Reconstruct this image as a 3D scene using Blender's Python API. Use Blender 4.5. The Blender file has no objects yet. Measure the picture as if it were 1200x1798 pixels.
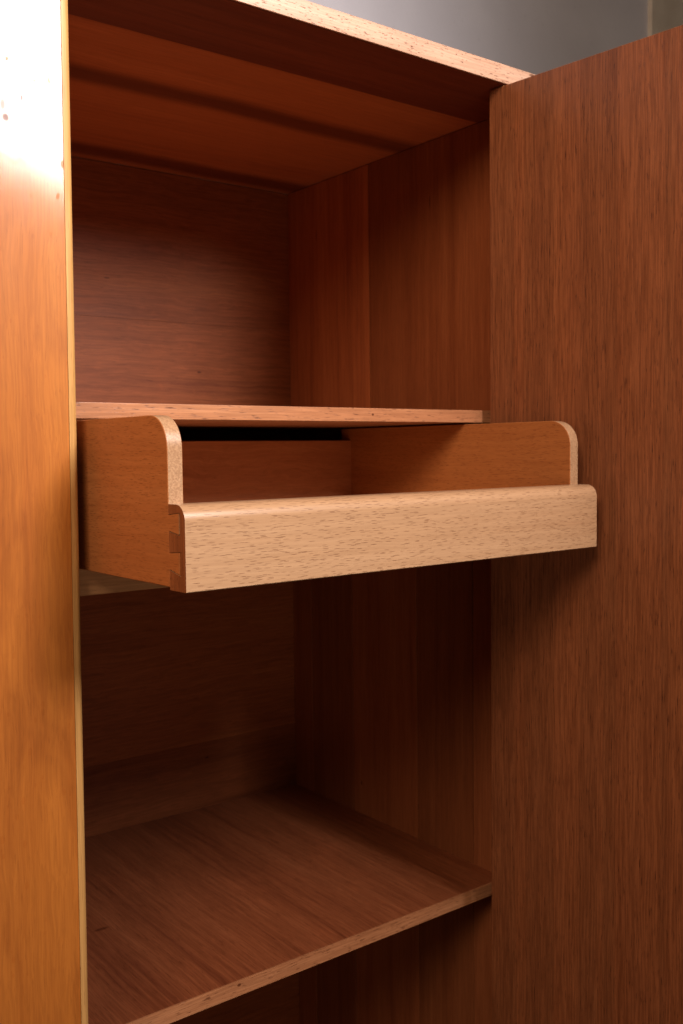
import bpy, bmesh, math, random
from mathutils import Vector, Matrix
random.seed(7)
H0 = 1.36                      # camera height above the floor: all fitted heights are relative to the lens
scene = bpy.context.scene

# ------------------------------------------------------------------ camera
yaw, pit, rol = 0.6519, -0.0618, -0.0119
fwd = Vector((math.sin(yaw)*math.cos(pit), math.cos(yaw)*math.cos(pit), math.sin(pit)))
r0 = Vector((math.cos(yaw), -math.sin(yaw), 0)); u0 = r0.cross(fwd)
r = r0*math.cos(rol) + u0*math.sin(rol); u = u0*math.cos(rol) - r0*math.sin(rol)
cd = bpy.data.cameras.new('camera'); cam = bpy.data.objects.new('camera', cd)
scene.collection.objects.link(cam); scene.camera = cam
m = Matrix((r, u, -fwd)).transposed().to_4x4(); m.translation = Vector((-0.357, -0.8164, H0)); cam.matrix_world = m
cd.sensor_fit = 'VERTICAL'; cd.sensor_height = 36; cd.lens = 36*1745.3/1798
cd.clip_start = 0.02; cd.clip_end = 60
cd.dof.use_dof = True; cd.dof.focus_distance = 0.84; cd.dof.aperture_fstop = 13

# ------------------------------------------------------------------ world and lamps
w = bpy.data.worlds.new('World'); scene.world = w; w.use_nodes = True
bg = w.node_tree.nodes['Background']; bg.inputs[0].default_value = (1, .88, .78, 1); bg.inputs[1].default_value = 0.05
def area(name, loc, target, sx, sy, watts, col, roll=0):
    l = bpy.data.lights.new(name, 'AREA'); l.shape = 'RECTANGLE'; l.size = sx; l.size_y = sy; l.energy = watts; l.color = col
    o = bpy.data.objects.new(name, l); scene.collection.objects.link(o)
    d = (Vector(target) - Vector(loc)).normalized()
    q = d.to_track_quat('-Z', 'Y'); o.rotation_mode = 'QUATERNION'
    o.rotation_quaternion = q @ Matrix.Rotation(roll, 3, 'Z').to_quaternion()
    o.location = loc; return o
key = area('softbox_lamp', (0.60, -1.50, H0+1.10), (0.02, 0.0, H0+0.58), 0.48, 0.84, 17, (1, .955, .92), math.radians(-22))
key.data.spread = math.radians(76)                      # a softbox with its honeycomb grid
fill = area('fill_lamp', (-1.25, -1.20, H0+1.25), (0.40, 0.05, H0+0.34), 0.9, 0.9, 13, (1, .79, .58))
fill.data.spread = math.radians(105)
area('reflector_lamp', (-0.25, -1.60, H0-0.85), (0.25, 0.2, H0+0.2), 1.1, 0.8, 3.8, (1, .76, .54))
scene.view_settings.view_transform = 'Standard'; scene.view_settings.look = 'None'
scene.view_settings.exposure = 0.0; scene.view_settings.gamma = 1
scene.cycles.use_denoising = True
scene.cycles.max_bounces = 10; scene.cycles.diffuse_bounces = 6
scene.cycles.sample_clamp_indirect = 4

# ------------------------------------------------------------------ materials
class NT:
    def __init__(s, name):
        s.m = bpy.data.materials.new(name); s.m.use_nodes = True; s.t = s.m.node_tree
        s.b = s.t.nodes['Principled BSDF']
    def n(s, kind, **kw):
        x = s.t.nodes.new(kind)
        for k, v in kw.items(): setattr(x, k, v)
        return x
    def put(s, sock, v):
        if hasattr(v, 'links'): s.t.links.new(v, sock)
        elif v is not None: sock.default_value = v
    def math(s, op, a, b=None, c=None, clamp=False):
        x = s.n('ShaderNodeMath', operation=op, use_clamp=clamp)
        for i, v in enumerate((a, b, c)): s.put(x.inputs[i], v) if v is not None else None
        return x.outputs[0]
    def vmul(s, v, k):
        x = s.n('ShaderNodeVectorMath', operation='MULTIPLY'); s.put(x.inputs[0], v); s.put(x.inputs[1], k); return x.outputs[0]
    def vadd(s, v, k):
        x = s.n('ShaderNodeVectorMath', operation='ADD'); s.put(x.inputs[0], v); s.put(x.inputs[1], k); return x.outputs[0]
    def noise(s, v, scale=1, detail=3, rough=.55, dist=0):
        x = s.n('ShaderNodeTexNoise'); s.put(x.inputs['Vector'], v)
        x.inputs['Scale'].default_value = scale; x.inputs['Detail'].default_value = detail
        x.inputs['Roughness'].default_value = rough; x.inputs['Distortion'].default_value = dist; return x.outputs[0]
    def voro(s, v, feature='F1'):
        x = s.n('ShaderNodeTexVoronoi', feature=feature); s.put(x.inputs['Vector'], v); x.inputs['Scale'].default_value = 1; return x
    def ramp(s, v, lo, hi, a=0.0, b=1.0):
        x = s.n('ShaderNodeMapRange', interpolation_type='SMOOTHSTEP')
        s.put(x.inputs[0], v); x.inputs[1].default_value = lo; x.inputs[2].default_value = hi
        x.inputs[3].default_value = a; x.inputs[4].default_value = b; return x.outputs[0]
    def mix(s, f, a, b, mode='MIX'):
        x = s.n('ShaderNodeMix', data_type='RGBA', blend_type=mode)
        s.put(x.inputs['Factor'], f); s.put(x.inputs[6], a); s.put(x.inputs[7], b); return x.outputs[2]

def c3(h): return (*h, 1.0)

def wood(name, light, mid, dark, axis, rough=.42, figure=1.0, fine=.3, pores=.5, pore=(48, 1050), flecks=0.0,
         fleck_size=(105, 1150), streaks=(), coat=0.0, coat_rough=.12, bump=.15, ribbon=0.0, worn=0.0, spec=.25, specks=False, fig_scale=1.0, wob=.006, spots=(), blotch=0.0, med=.38):
    """Wood grown along axis 0/1/2 of the piece, in metres; streaks = (cross axis, place, half width, depth)."""
    t = NT(name)
    co = t.n('ShaderNodeTexCoord').outputs['Object']
    info = t.n('ShaderNodeObjectInfo')
    off = t.vmul(t.n('ShaderNodeCombineXYZ').outputs[0], (1, 1, 1))
    cx = off.node.inputs[0].links[0].from_node
    for i, k in enumerate((3.1, 5.7, 7.9)): t.put(cx.inputs[i], t.math('MULTIPLY', info.outputs['Random'], k))
    P = t.vadd(co, off)
    # slow wander so that the grain is never ruler-straight
    a1 = [1.0, 1.0, 1.0]; a1[axis] = .35
    wn = t.n('ShaderNodeTexNoise'); t.put(wn.inputs['Vector'], t.vmul(P, tuple(5*k for k in a1))); wn.inputs['Detail'].default_value = 2
    wobv = t.vmul(t.vadd(wn.outputs['Color'], (-.5, -.5, -.5)), tuple(0 if i == axis else wob for i in range(3)))
    Q = t.vadd(P, wobv)
    def sc(al, ac): return t.vmul(Q, tuple(al if i == axis else ac for i in range(3)))
    big = t.noise(sc(.9*fig_scale, 24*fig_scale), 1, 3, .6)
    medn = t.noise(sc(2.6, 150), 1, 4, .6)
    fin = t.noise(sc(15, 620), 1, 3, .6)
    v = t.math('ADD', t.math('MULTIPLY', big, .62*figure), t.math('MULTIPLY', medn, med))
    v = t.math('ADD', v, .5-.31*figure-med/2)
    col = t.mix(t.ramp(v, .30, .52), c3(dark), c3(mid))
    col = t.mix(t.ramp(v, .48, .72), col, c3(light))
    col = t.mix(t.math('MULTIPLY', t.ramp(fin, .35, .68, 1, 0), fine), col, t.mix(1, col, c3((.45, .38, .34)), 'MULTIPLY'))
    h = t.math('MULTIPLY', fin, .5)
    if ribbon:
        rb = t.noise(t.vmul(P, tuple(.12 if i == axis else 42 for i in range(3))), 1, 2, .5)
        ch = t.noise(sc(110, 420), 1, 2, .6)          # interlocked chatoyance
        col = t.mix(t.math('MULTIPLY', t.ramp(rb, .46, .54), ribbon), col, t.mix(1, col, c3((1.5, 1.42, 1.35)), 'MULTIPLY'))
        col = t.mix(t.math('MULTIPLY', t.ramp(ch, .5, .72), ribbon*.6), col, t.mix(1, col, c3((1.55, 1.5, 1.45)), 'MULTIPLY'))
    if pores:
        vn = t.noise(sc(pore[0], pore[1]), 1, 2, .5)
        pm = t.math('MULTIPLY', t.ramp(vn, .60, .70), pores)
        col = t.mix(pm, col, t.mix(1, col, c3((.30, .22, .18)), 'MULTIPLY'))
        h = t.math('SUBTRACT', h, pm)
    if flecks:
        fc = sc(*fleck_size); vo = t.voro(fc)
        sep = t.n('ShaderNodeSeparateColor'); t.put(sep.inputs[0], vo.outputs['Color'])
        df = t.n('ShaderNodeVectorMath', operation='SUBTRACT'); t.put(df.inputs[0], fc); t.put(df.inputs[1], vo.outputs['Position'])
        ln = t.n('ShaderNodeVectorMath', operation='LENGTH'); t.put(ln.inputs[0], t.vmul(df.outputs[0], tuple(.62 if i == axis else 2.1 for i in range(3))))
        fm = t.math('MULTIPLY', t.ramp(ln.outputs['Value'], .25, .55, 1, 0), t.ramp(sep.outputs[0], .0, .5, .35, 1))
        fm = t.math('MULTIPLY', fm, flecks)
        col = t.mix(fm, col, t.mix(1, col, c3((.34, .22, .16)), 'MULTIPLY'))
        h = t.math('SUBTRACT', h, fm)
    if streaks:
        sx = t.n('ShaderNodeSeparateXYZ'); t.put(sx.inputs[0], co)
        lon = t.noise(t.vmul(P, tuple(3.0 if i == axis else .4 for i in range(3))), 1, 2, .5)
        for (ca, pos, hw, dep) in streaks:
            d = t.math('ABSOLUTE', t.math('ADD', t.math('ADD', sx.outputs[ca], -pos), t.math('MULTIPLY', t.math('ADD', lon, -.5), hw*.8)))
            f = t.math('MULTIPLY', t.ramp(d, hw*.25, hw, 1, 0), dep)
            f = t.math('MULTIPLY', f, t.ramp(medn, .2, .55, .65, 1))
            col = t.mix(f, col, t.mix(1, col, c3((.22, .13, .13)), 'MULTIPLY'))
    if blotch:
        bl = t.noise(t.vmul(P, tuple(7 if i == axis else 20 for i in range(3))), 1, 3, .55, .8)
        col = t.mix(t.math('MULTIPLY', t.ramp(bl, .48, .66), blotch), col, t.mix(1, col, c3((.62, .50, .42)), 'MULTIPLY'))
    sm0 = 0.0
    for (pt, rad, dep) in spots:                       # single knots, nicks and dents where the piece has them
        dv = t.vmul(t.vadd(t.vadd(co, t.vmul(t.vadd(wn.outputs['Color'], (-.5, -.5, -.5)), tuple(.6*k for k in rad))), tuple(-k for k in pt)), tuple(1/k for k in rad))
        ln = t.n('ShaderNodeVectorMath', operation='LENGTH'); t.put(ln.inputs[0], dv)
        f = t.math('MULTIPLY', t.ramp(ln.outputs['Value'], .45, 1.0, 1, 0), dep); sm0 = t.math('MAXIMUM', sm0, f)
        col = t.mix(f, col, t.mix(1, col, c3((.22, .13, .09)), 'MULTIPLY'))
    rg = t.math('ADD', t.math('MULTIPLY', t.noise(sc(6, 40), 1, 3), .16), rough-.08)
    if worn:                                           # scuffed polish: pale rubbed patches and hairlines
        wp = t.noise(co, 9, 4, .65)
        hl = t.noise(t.vmul(t.vadd(co, t.vmul(wn.outputs['Color'], (.05, .05, .05))), (140, 30, 60)), 1, 2, .5)
        wm = t.math('MULTIPLY', t.math('ADD', t.ramp(wp, .5, .75, 0, .6), t.math('MULTIPLY', t.ramp(hl, .66, .74), .5)), worn)
        col = t.mix(wm, col, t.mix(1, col, c3((1.32, 1.26, 1.2)), 'MULTIPLY'))
        rg = t.math('ADD', rg, t.math('MULTIPLY', wm, .1))
    col = t.mix(1, col, info.outputs['Color'], 'MULTIPLY')
    b = t.b
    cw = coat; sm = None
    if specks:                                         # dents, spatter and crazing in the varnish
        s1 = t.voro(t.vmul(t.vadd(co, t.vmul(wn.outputs['Color'], (.01, .01, .01))), (170, 170, 95)))
        q1 = t.n('ShaderNodeSeparateColor'); t.put(q1.inputs[0], s1.outputs['Color'])
        size = t.math('MULTIPLY', t.math('POWER', q1.outputs[0], 2.4), .36)
        clus = t.ramp(t.noise(co, 14, 2), .34, .58, .25, 1)
        sp = t.math('MULTIPLY', t.math('LESS_THAN', s1.outputs['Distance'], t.math('MULTIPLY', size, clus)), .85)
        s2 = t.voro(t.vmul(t.vadd(co, t.vmul(wn.outputs['Color'], (.06, .06, .06))), (26, 26, 13)), 'DISTANCE_TO_EDGE')
        cr = t.math('MULTIPLY', t.ramp(s2.outputs['Distance'], .006, .02, 1, 0), t.ramp(t.noise(co, 22, 2), .5, .64))
        sp = t.math('MAXIMUM', sp, t.math('MULTIPLY', cr, .3))
        sp = t.math('MAXIMUM', sp, sm0)
        col = t.mix(sp, col, t.mix(1, col, c3((.93, .88, .82)), 'MULTIPLY'))
        cw = t.math('MULTIPLY', t.math('SUBTRACT', 1, sp), coat)
    t.put(b.inputs['Base Color'], col); t.put(b.inputs['Roughness'], rg)
    b.inputs['Specular IOR Level'].default_value = spec
    if coat:
        t.put(b.inputs['Coat Weight'], cw)
        cn = t.noise(co, 30, 3)
        t.put(b.inputs['Coat Roughness'], t.math('ADD', t.math('MULTIPLY', cn, .06), coat_rough-.03))
    bp = t.n('ShaderNodeBump'); bp.inputs['Strength'].default_value = bump; bp.inputs['Distance'].default_value = .0006
    t.put(bp.inputs['Height'], h); t.t.links.new(bp.outputs[0], b.inputs['Normal'])
    return t.m

MAH = dict(light=(.42, .125, .042), mid=(.33, .087, .027), dark=(.22, .052, .017))
W = {}
for ax, nm in enumerate('xyz'):
    W['mah_'+nm] = wood('mahogany_'+nm, axis=ax, rough=.46, fine=.35, pores=.3, bump=.12, figure=.7, **MAH)
W['wall_up'] = wood('side_board_wood_upper', axis=2, rough=.46, fine=.35, pores=.3, bump=.12, figure=.75, spots=(((0, .026, .186), (.01, .0016, .014), .7),), **MAH)
W['wall_low'] = wood('side_board_wood_lower', (.42, .140, .052), (.33, .098, .035), (.22, .058, .021), 2, rough=.46, fine=.35, pores=.3, bump=.12, figure=.8,
                     spots=(((0, .0555, .212), (.01, .003, .006), .8),))
W['back'] = wood('back_board_wood', (.37, .112, .036), (.30, .079, .024), (.20, .048, .015), 0, rough=.5, fine=.45, pores=.35, worn=.5, wob=.014, figure=.8,
                 spots=(((.141, 0, .255), (.005, .01, .002), .8), ((-.009, 0, -.054), (.006, .01, .0013), .7)))
W['ceiling'] = wood('ceiling_veneer', (.56, .178, .058), (.47, .135, .040), (.35, .090, .028), 0, rough=.5, fine=.25, pores=.25, wob=.012, figure=.7,
                    streaks=((1, -.085, .034, .8), (1, .175, .040, .8)))
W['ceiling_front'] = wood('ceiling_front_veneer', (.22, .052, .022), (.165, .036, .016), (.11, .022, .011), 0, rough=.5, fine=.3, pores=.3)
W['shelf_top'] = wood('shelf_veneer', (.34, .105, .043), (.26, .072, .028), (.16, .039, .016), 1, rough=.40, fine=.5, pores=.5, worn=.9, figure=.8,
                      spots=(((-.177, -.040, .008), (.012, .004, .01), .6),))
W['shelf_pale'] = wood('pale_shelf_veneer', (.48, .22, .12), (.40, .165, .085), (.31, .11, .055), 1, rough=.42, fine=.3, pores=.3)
EDGE = dict(light=(.54, .25, .125), mid=(.44, .18, .082), dark=(.31, .11, .046))
W['edge'] = wood('edge_lipping_wood', axis=0, rough=.38, fine=.45, pores=.8, pore=(90, 900), bump=.25, spots=(((.0533, -.0015, .0003), (.0022, .004, .0018), .9),), **EDGE)
W['edge_low'] = wood('lower_edge_lipping_wood', axis=0, rough=.38, fine=.45, pores=.8, pore=(90, 900), bump=.25, spots=(((-.110, -.0015, .0040), (.0030, .004, .0022), .9),), **EDGE)
W['top_edge'] = wood('top_edge_wood', (.54, .33, .235), (.45, .25, .165), (.33, .165, .10), 0, rough=.36, fine=.35, pores=.95, pore=(130, 800), bump=.35)
W['door'] = wood('sapele_veneer', (.305, .103, .040), (.25, .078, .029), (.19, .054, .020), 2, med=.22, rough=.42, fine=.7, pores=.75, pore=(60, 900), ribbon=.28, bump=.2, worn=.2, figure=.55, spec=.4)
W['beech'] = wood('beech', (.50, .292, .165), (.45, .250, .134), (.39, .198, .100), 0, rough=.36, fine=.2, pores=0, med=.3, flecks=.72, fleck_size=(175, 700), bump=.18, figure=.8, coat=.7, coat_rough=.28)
W['beech_shaded'] = wood('beech_side_shaded', (.47, .170, .053), (.41, .137, .040), (.35, .106, .030), 1, rough=.42, fine=.22, pores=0, flecks=.55, fleck_size=(175, 700), bump=.12, figure=.8, wob=.014)  # same beech as the front; its shade is put into this darker, warmer colour
W['beech_cut'] = wood('beech_cut_edge', (.52, .31, .18), (.46, .26, .142), (.39, .205, .106), 1, rough=.38, fine=.5, pores=.35, pore=(500, 700), bump=.2, figure=.5, med=.3, coat=.4, coat_rough=.22)
W['beech_end'] = wood('beech_end_grain', (.33, .110, .038), (.26, .080, .027), (.19, .052, .018), 2, rough=.5, fine=.5, pores=.5, pore=(350, 600), bump=.1)
W['beech_back'] = wood('drawer_back_wood', (.58, .225, .092), (.49, .170, .066), (.37, .115, .042), 0, rough=.45, fine=.25, pores=.2, flecks=.15, wob=.03)
W['ply'] = wood('drawer_bottom_plywood', (.66, .42, .25), (.58, .35, .19), (.48, .27, .14), 0, rough=.5, fine=.25, pores=.2)
W['rail'] = wood('rail_wood', (.60, .33, .16), (.50, .255, .115), (.38, .17, .07), 0, rough=.45, fine=.35, pores=.3)
W['cherry'] = wood('varnished_veneer', (.50, .172, .027), (.40, .121, .017), (.30, .076, .010), 2, rough=.5, spec=.2, fine=.28, pores=.2, med=.18, coat=.45, coat_rough=.12, bump=.05, specks=True, figure=.65, fig_scale=.8, wob=.014, blotch=.45,
                   spots=(((.246, -.01, .696), (.0036, .01, .0042), .8), ((.244, -.01, .706), (.0026, .01, .006), .6), ((.2597, -.01, .714), (.0012, .01, .003), .8)))
W['cherry_edge'] = wood('door_lipping_wood', (.58, .31, .11), (.51, .26, .083), (.42, .19, .055), 2, rough=.4, fine=.3, pores=.3, coat=.6, coat_rough=.2)

def plaster(name, a, b, sc=9, bump=.2, rough=.85):
    t = NT(name); co = t.n('ShaderNodeTexCoord').outputs['Object']
    n1 = t.noise(co, sc*.25, 4, .6); n2 = t.noise(co, sc*12, 4, .65)
    col = t.mix(t.ramp(n1, .35, .65), c3(a), c3(b))
    col = t.mix(t.math('MULTIPLY', t.ramp(n2, .62, .75), .25), col, c3(tuple(.5*k for k in a)))
    t.put(t.b.inputs['Base Color'], col); t.b.inputs['Roughness'].default_value = rough
    bp = t.n('ShaderNodeBump'); bp.inputs['Strength'].default_value = bump; bp.inputs['Distance'].default_value = .002
    t.put(bp.inputs['Height'], n2); t.t.links.new(bp.outputs[0], t.b.inputs['Normal']); return t.m
PL_GREY = plaster('grey_plaster', (.54, .51, .56), (.61, .58, .63))
PL_BEIGE = plaster('beige_plaster', (.55, .46, .38), (.68, .59, .50), 22, .8)
FLOOR = plaster('worn_concrete', (.20, .17, .15), (.26, .23, .20), 6, .2, .6)
t = NT('aged_brass'); t.b.inputs['Base Color'].default_value = (.45, .30, .12, 1); t.b.inputs['Metallic'].default_value = 1
t.put(t.b.inputs['Roughness'], t.ramp(t.noise(t.n('ShaderNodeTexCoord').outputs['Object'], 200), .3, .7, .3, .55)); BRASS = t.m

# ------------------------------------------------------------------ helpers
def link(name, me, mat, parent=None, tone=1.0):
    o = bpy.data.objects.new(name, me); scene.collection.objects.link(o)
    wn = o.modifiers.new('WeightedNormal', 'WEIGHTED_NORMAL'); wn.keep_sharp = True; wn.weight = 50
    for mm in (mat if isinstance(mat, (list, tuple)) else (mat,)): me.materials.append(mm)
    o.parent = parent
    o.color = (tone, tone, tone, 1) if not isinstance(tone, tuple) else (*tone, 1)
    return o
def finish(bm, name, bev=0, seg=2, smooth=True):
    bmesh.ops.recalc_face_normals(bm, faces=bm.faces)
    if bev:
        es = [e for e in bm.edges if len(e.link_faces) == 2 and e.calc_face_angle(0) > .6]
        bmesh.ops.bevel(bm, geom=es, offset=bev, segments=seg, profile=.5, affect='EDGES', clamp_overlap=True)
    me = bpy.data.meshes.new(name); bm.to_mesh(me); bm.free()
    if smooth:
        for p in me.polygons: p.use_smooth = True
        try: me.set_sharp_from_angle(angle=math.radians(32))
        except Exception: pass
    return me
def board(name, x0, x1, y0, y1, z0, z1, mat, parent=None, bev=.0008, tone=1.0, z_off=H0):
    """A board between two corners (heights relative to the lens), its origin at its centre."""
    bm = bmesh.new(); bmesh.ops.create_cube(bm, size=1)
    bmesh.ops.scale(bm, vec=(x1-x0, y1-y0, z1-z0), verts=bm.verts)
    o = link(name, finish(bm, name, bev), mat, parent, tone)
    set_world(o, Vector(((x0+x1)/2, (y0+y1)/2, (z0+z1)/2+z_off))); return o
def set_world(o, loc, rot=None):
    base = Vector((0, 0, 0)); p = o.parent
    while p: base += p.location; p = p.parent
    o.location = loc - base
def extrude_profile(bm, pts, axis, a, b):
    """Prism of a polygon given in the two axes other than `axis`."""
    def mk(p, k):
        v = list(p); v.insert(axis, k); return bm.verts.new(v)
    A = [mk(p, a) for p in pts]; B = [mk(p, b) for p in pts]
    bm.faces.new(A); bm.faces.new(B[::-1]); n = len(pts)
    for i in range(n): bm.faces.new((A[i], B[i], B[(i+1) % n], A[(i+1) % n]))
def describe(o, label=None, cat=None, kind=None):
    if label: o['label'] = label
    if cat: o['category'] = cat
    if kind: o['kind'] = kind

# ------------------------------------------------------------------ the room that shows
def sheet(name, x0, x1, y0, y1, z0, z1, mat):
    o = board(name, x0, x1, y0, y1, z0, z1, mat, None, 0, 1, 0); describe(o, kind='structure'); return o
sheet('wall', -2.6, 3.2, .66, .80, 0, 3.0, PL_GREY)
sheet('wall_pier', 1.70, 3.2, .648, .67, 0, 3.0, PL_BEIGE)
sheet('floor', -2.6, 3.2, -3.2, .80, -.06, 0, FLOOR)

# ------------------------------------------------------------------ the wardrobe
XW, YB, ZC, TT = .5834, .5526, .4210, .0209
XL = -.0135                                # right face of the middle divider
XO = -.640                                 # outer left
ward = bpy.data.objects.new('wardrobe', None); scene.collection.objects.link(ward); ward.location = (0, .28, 0)
describe(ward, 'mahogany wardrobe with right door open, pulled out beech drawer and orange varnished closed door', 'wardrobe')
FLR = -H0
def P(name, *a, **k): return board(name, *a, parent=ward, **k)

# top: front board with a pale front edge, rear boards behind it
top = P('top_panel', XO, XW+.022, .1185, YB+.012, ZC, ZC+TT, mat=W['ceiling'])
# a darker front strip, a hair lower than the veneer behind it
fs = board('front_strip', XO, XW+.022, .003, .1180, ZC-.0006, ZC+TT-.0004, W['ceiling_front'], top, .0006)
board('edge_lipping', XO, XW+.022, 0, .0028, ZC-.0002, ZC+TT, W['top_edge'], top, .0009)

# back boards
back = P('back_panel', XO, XW+.02, YB+.004, YB+.012, FLR+.09, ZC-.0005, mat=W['back'], bev=0)
zs = [FLR+.09, -1.02, -.46, .198, ZC-.0015]
for i in range(4):
    board('plank', XL-.03, XW+.004, YB, YB+.0035, zs[i]+.0001, zs[i+1]-.0001, W['back'], back, .0002, (.92, .84, 1.0, 1.0)[i])

# right side, boarded inside
side = P('side_panel', XW+.008, XW+.022, .0, YB+.003, FLR, ZC-.001, mat=W['mah_z'])
for (ys, z0, z1, tones) in (((.0225, .342, YB-.0005), -.115, ZC-.0012, (.70, 1.12)),
                            ((.0225, .129, .242, .392, .50, YB-.0005), FLR+.02, -.1155, (.95, .78, 1.05, .82, 1.0))):
    for k in range(len(ys)-1):
        board('plank', XW, XW+.0075, ys[k]+.0006, ys[k+1]-.0006, z0, z1, W['wall_up'] if z1 > 0 else W['wall_low'], side, .0006, tones[k])
P('side_panel', XO, XO+.022, 0, YB+.003, FLR, ZC-.001, mat=W['cherry'])
P('hinge_stile', .536, XW+.0205, .0006, .022, FLR+.09, ZC-.001, mat=W['mah_z'])
P('divider', XL-.020, XL, .0225, YB-.0005, FLR+.09, ZC-.001, mat=W['mah_z'])
P('floor_panel', XO+.022, XW, .03, YB-.0005, FLR+.07, FLR+.09, mat=W['mah_x'])
P('plinth', XO+.022, XW+.007, .03, .048, FLR, FLR+.0695, mat=W['mah_x'])

# shelves with their lippings
def shelf(name, yf, zt, th, edge, top_mat, label):
    s = P(name, XL+.0004, XW-.0004, yf+.003, YB-.0008, zt-th, zt, mat=top_mat, bev=.0005)
    board('edge_lipping', XL+.0004, XW-.0004, yf, yf+.0029, zt-th-.0001, zt+.0002, edge, s, .0007)
    s['label'] = label; return s
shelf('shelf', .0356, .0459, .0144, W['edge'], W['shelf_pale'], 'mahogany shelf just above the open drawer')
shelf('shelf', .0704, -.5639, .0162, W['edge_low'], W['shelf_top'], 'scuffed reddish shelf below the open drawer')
shelf('drawer_shelf', .0350, -.1040, .0245, W['rail'], W['rail'], 'pale board the drawer slides on')

# left door, shut, hanging a touch out of plumb
bm = bmesh.new(); bmesh.ops.create_cube(bm, size=1)
dx0, dx1, dz0, dz1 = XO+.026, -.0253, FLR+.095, ZC-.004
bmesh.ops.scale(bm, vec=(dx1-dx0, .020, dz1-dz0), verts=bm.verts)
ld = link('door', finish(bm, 'door', .0004), W['cherry'], ward); set_world(ld, Vector(((dx0+dx1)/2, .0100, (dz0+dz1)/2+H0)))
ld['label'] = 'closed door with glossy orange varnish'
bm = bmesh.new()
prof = [(-.0004, .0)] + [(.0076*math.sin(a)*.98, .0046*(1-math.cos(a))) for a in [i*math.pi/2/7 for i in range(2, 8)]] + [(.0076, .0200), (-.0004, .0200)]
extrude_profile(bm, prof, 2, -(dz1-dz0)/2, (dz1-dz0)/2)
lip = link('edge_lipping', finish(bm, 'edge_lipping'), W['cherry_edge'], ld)
lip.location = ((dx1-dx0)/2+.0006, -.0100, 0)
ang = .0085
c0 = Vector((dx1, .01, H0-.03)) - Vector(((dx0+dx1)/2, .0100, (dz0+dz1)/2+H0))
R = Matrix.Rotation(ang, 4, 'Y')
ld.rotation_euler = (0, ang, 0); ld.location += c0 - (R @ c0)

# right door, swung out
a = .1038; DL, DT = .585, .0195
bm = bmesh.new(); bmesh.ops.create_cube(bm, size=1)
rz0, rz1 = FLR+.095, .4188
bmesh.ops.scale(bm, vec=(DT, DL, rz1-rz0), verts=bm.verts)
rd = link('door', finish(bm, 'door', .0012), W['door'], ward)
hinge = Vector((.5083, .0228, 0)); n_in = Vector((math.cos(a), math.sin(a), 0)); dd = Vector((math.sin(a), -math.cos(a), 0))
ctr = hinge + n_in*DT/2 + dd*DL/2; ctr.z = (rz0+rz1)/2 + H0
set_world(rd, ctr); rd.rotation_euler = (0, 0, a)
rd['label'] = 'open door, brown striped veneer inside'
for zz in (rz1+.0008, rz0-.0030):
    hg = board('hinge', .512, .545, .004, .021, zz-.0012, zz+.0016, BRASS, ward, .0003)

# the drawer
Xd, Yd, Zd, HD, FT, ST, HS, DD = 0.0, -.1552, -.1058, .0664, .0245, .0135, .1351, .3939
dr = bpy.data.objects.new('drawer', None); scene.collection.objects.link(dr); dr.parent = ward
set_world(dr, Vector((Xd, Yd, Zd+H0))); dr.rotation_euler = (0, 0, .0272)
dr['label'] = 'pale beech drawer with low rounded front, pulled out'
def arc(cy, cz, ry, rz, a0, a1, n): return [(cy+ry*math.cos(a0+(a1-a0)*i/n), cz+rz*math.sin(a0+(a1-a0)*i/n)) for i in range(n+1)]
RO = .0125
tails = [(.0598, .0432, .0579, .0454), (.0298, .0124, .0284, .0157)]   # outer top, outer bottom, base top, base bottom
TY = .0095
def outline(sock):
    pts = [(0.0, 0.0006), (0.0, HD-RO)] + arc(RO, HD-RO, RO, RO, math.pi, math.pi/2, 10)[1:] + [(FT, HD)]
    if sock:
        for (ot, ob, bt, bb) in tails: pts += [(FT, bt+.0005), (TY-.0019, ot+.0005), (TY-.0019, ob-.0005), (FT, bb-.0005)]
    pts += [(FT, 0), (.0006, 0)]
    return pts
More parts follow.
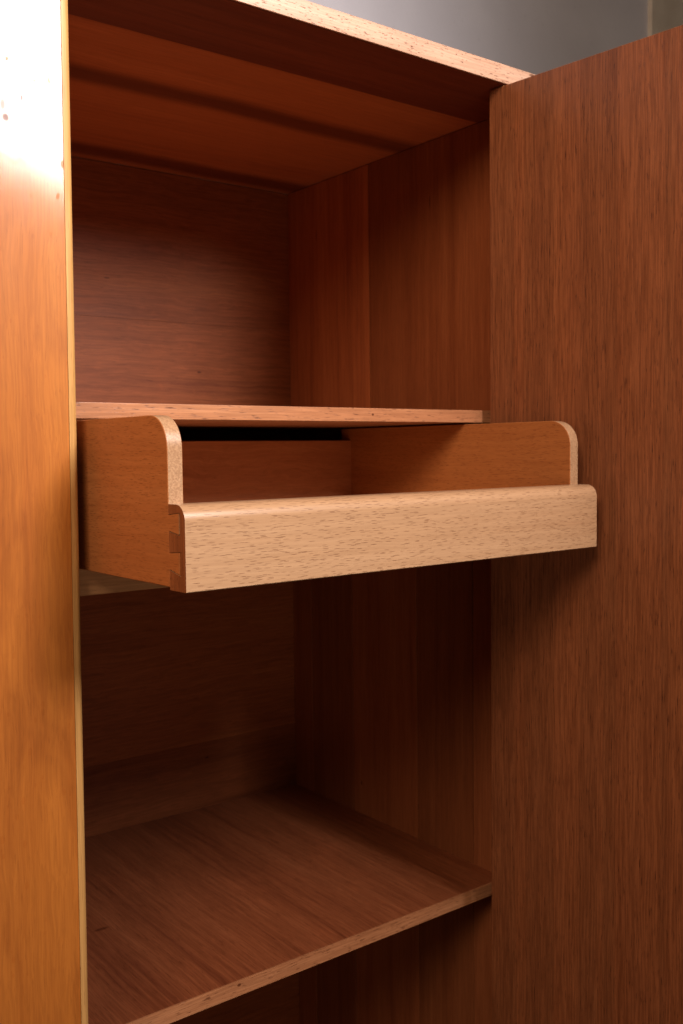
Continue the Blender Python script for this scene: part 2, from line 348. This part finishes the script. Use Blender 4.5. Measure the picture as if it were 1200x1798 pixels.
def front_mesh(Lx=.5):
    bm = bmesh.new(); V = {}
    def v(x, y, z):
        k = (round(x, 6), round(y, 6), round(z, 6))
        if k not in V: V[k] = bm.verts.new(k)
        return V[k]
    S = ST+.0003; pl = outline(False)
    for i in range(len(pl)-1):                       # front, round-over, top
        if pl[i] == (FT, HD): continue
        (y0, z0), (y1, z1) = pl[i], pl[i+1]
        bm.faces.new((v(0, y0, z0), v(0, y1, z1), v(Lx, y1, z1), v(Lx, y0, z0)))
    bm.faces.new((v(0, .0006, 0), v(0, 0, .0006), v(Lx, 0, .0006), v(Lx, .0006, 0)))
    bm.faces.new([v(0, y, z) for y, z in outline(True)]); bm.faces.new([v(Lx, y, z) for y, z in pl])
    bk = [(Lx, 0), (Lx, HD), (0, HD)]
    for (ot, ob, bt, bb) in tails:
        q = [(FT, bt+.0005), (TY-.0019, ot+.0005), (TY-.0019, ob-.0005), (FT, bb-.0005)]
        for i in range(3): bm.faces.new((v(0, *q[i]), v(0, *q[i+1]), v(S, *q[i+1]), v(S, *q[i])))
        bm.faces.new([v(S, *k) for k in q])
        bk += [(0, q[0][1]), (S, q[0][1]), (S, q[3][1]), (0, q[3][1])]
    bk += [(0, 0)]
    bm.faces.new([v(x, FT, z) for x, z in bk])
    return bm
bm = front_mesh()
me = finish(bm, 'drawer_front', 0)
fr = link('drawer_front', me, (W['beech'], W['beech_end']), dr)
for p in me.polygons:
    if abs(p.normal.x) > .9: p.material_index = 1
def side_mesh(with_tails):
    RS = .026; z0 = .0022
    pts = [(FT+.0002, z0)]
    if with_tails:
        for (ot, ob, bt, bb) in reversed(tails): pts += [(FT+.0002, bb), (TY, ob), (TY, ot), (FT+.0002, bt)]
    pts += [(FT+.0002, HS-RS)] + arc(FT+.0002+RS, HS-RS, RS, RS, math.pi, math.pi/2, 12)[1:]
    pts += [(DD+.020, HS), (DD+.020, z0)]
    bm = bmesh.new(); extrude_profile(bm, pts, 0, 0, ST); return finish(bm, 'drawer_side', .0005, 1)
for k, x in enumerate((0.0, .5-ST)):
    me = side_mesh(k == 0); s = link('drawer_side', me, (W['beech_shaded'], W['beech_cut']), dr); s.location = (x, 0, 0)
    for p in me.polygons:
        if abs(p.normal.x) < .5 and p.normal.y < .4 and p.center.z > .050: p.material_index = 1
def dboard(name, x0, x1, y0, y1, z0, z1, mat, bev=.0008):
    bm = bmesh.new(); bmesh.ops.create_cube(bm, size=1); bmesh.ops.scale(bm, vec=(x1-x0, y1-y0, z1-z0), verts=bm.verts)
    o = link(name, finish(bm, name, bev), mat, dr); o.location = ((x0+x1)/2, (y0+y1)/2, (z0+z1)/2); return o
dboard('drawer_back', ST-.001, .5-ST+.001, DD, DD+.012, .018, .1192, W['beech_back'])
dboard('drawer_bottom', ST-.003, .5-ST+.003, FT-.003, DD+.010, .010, .0158, W['ply'], .0003)
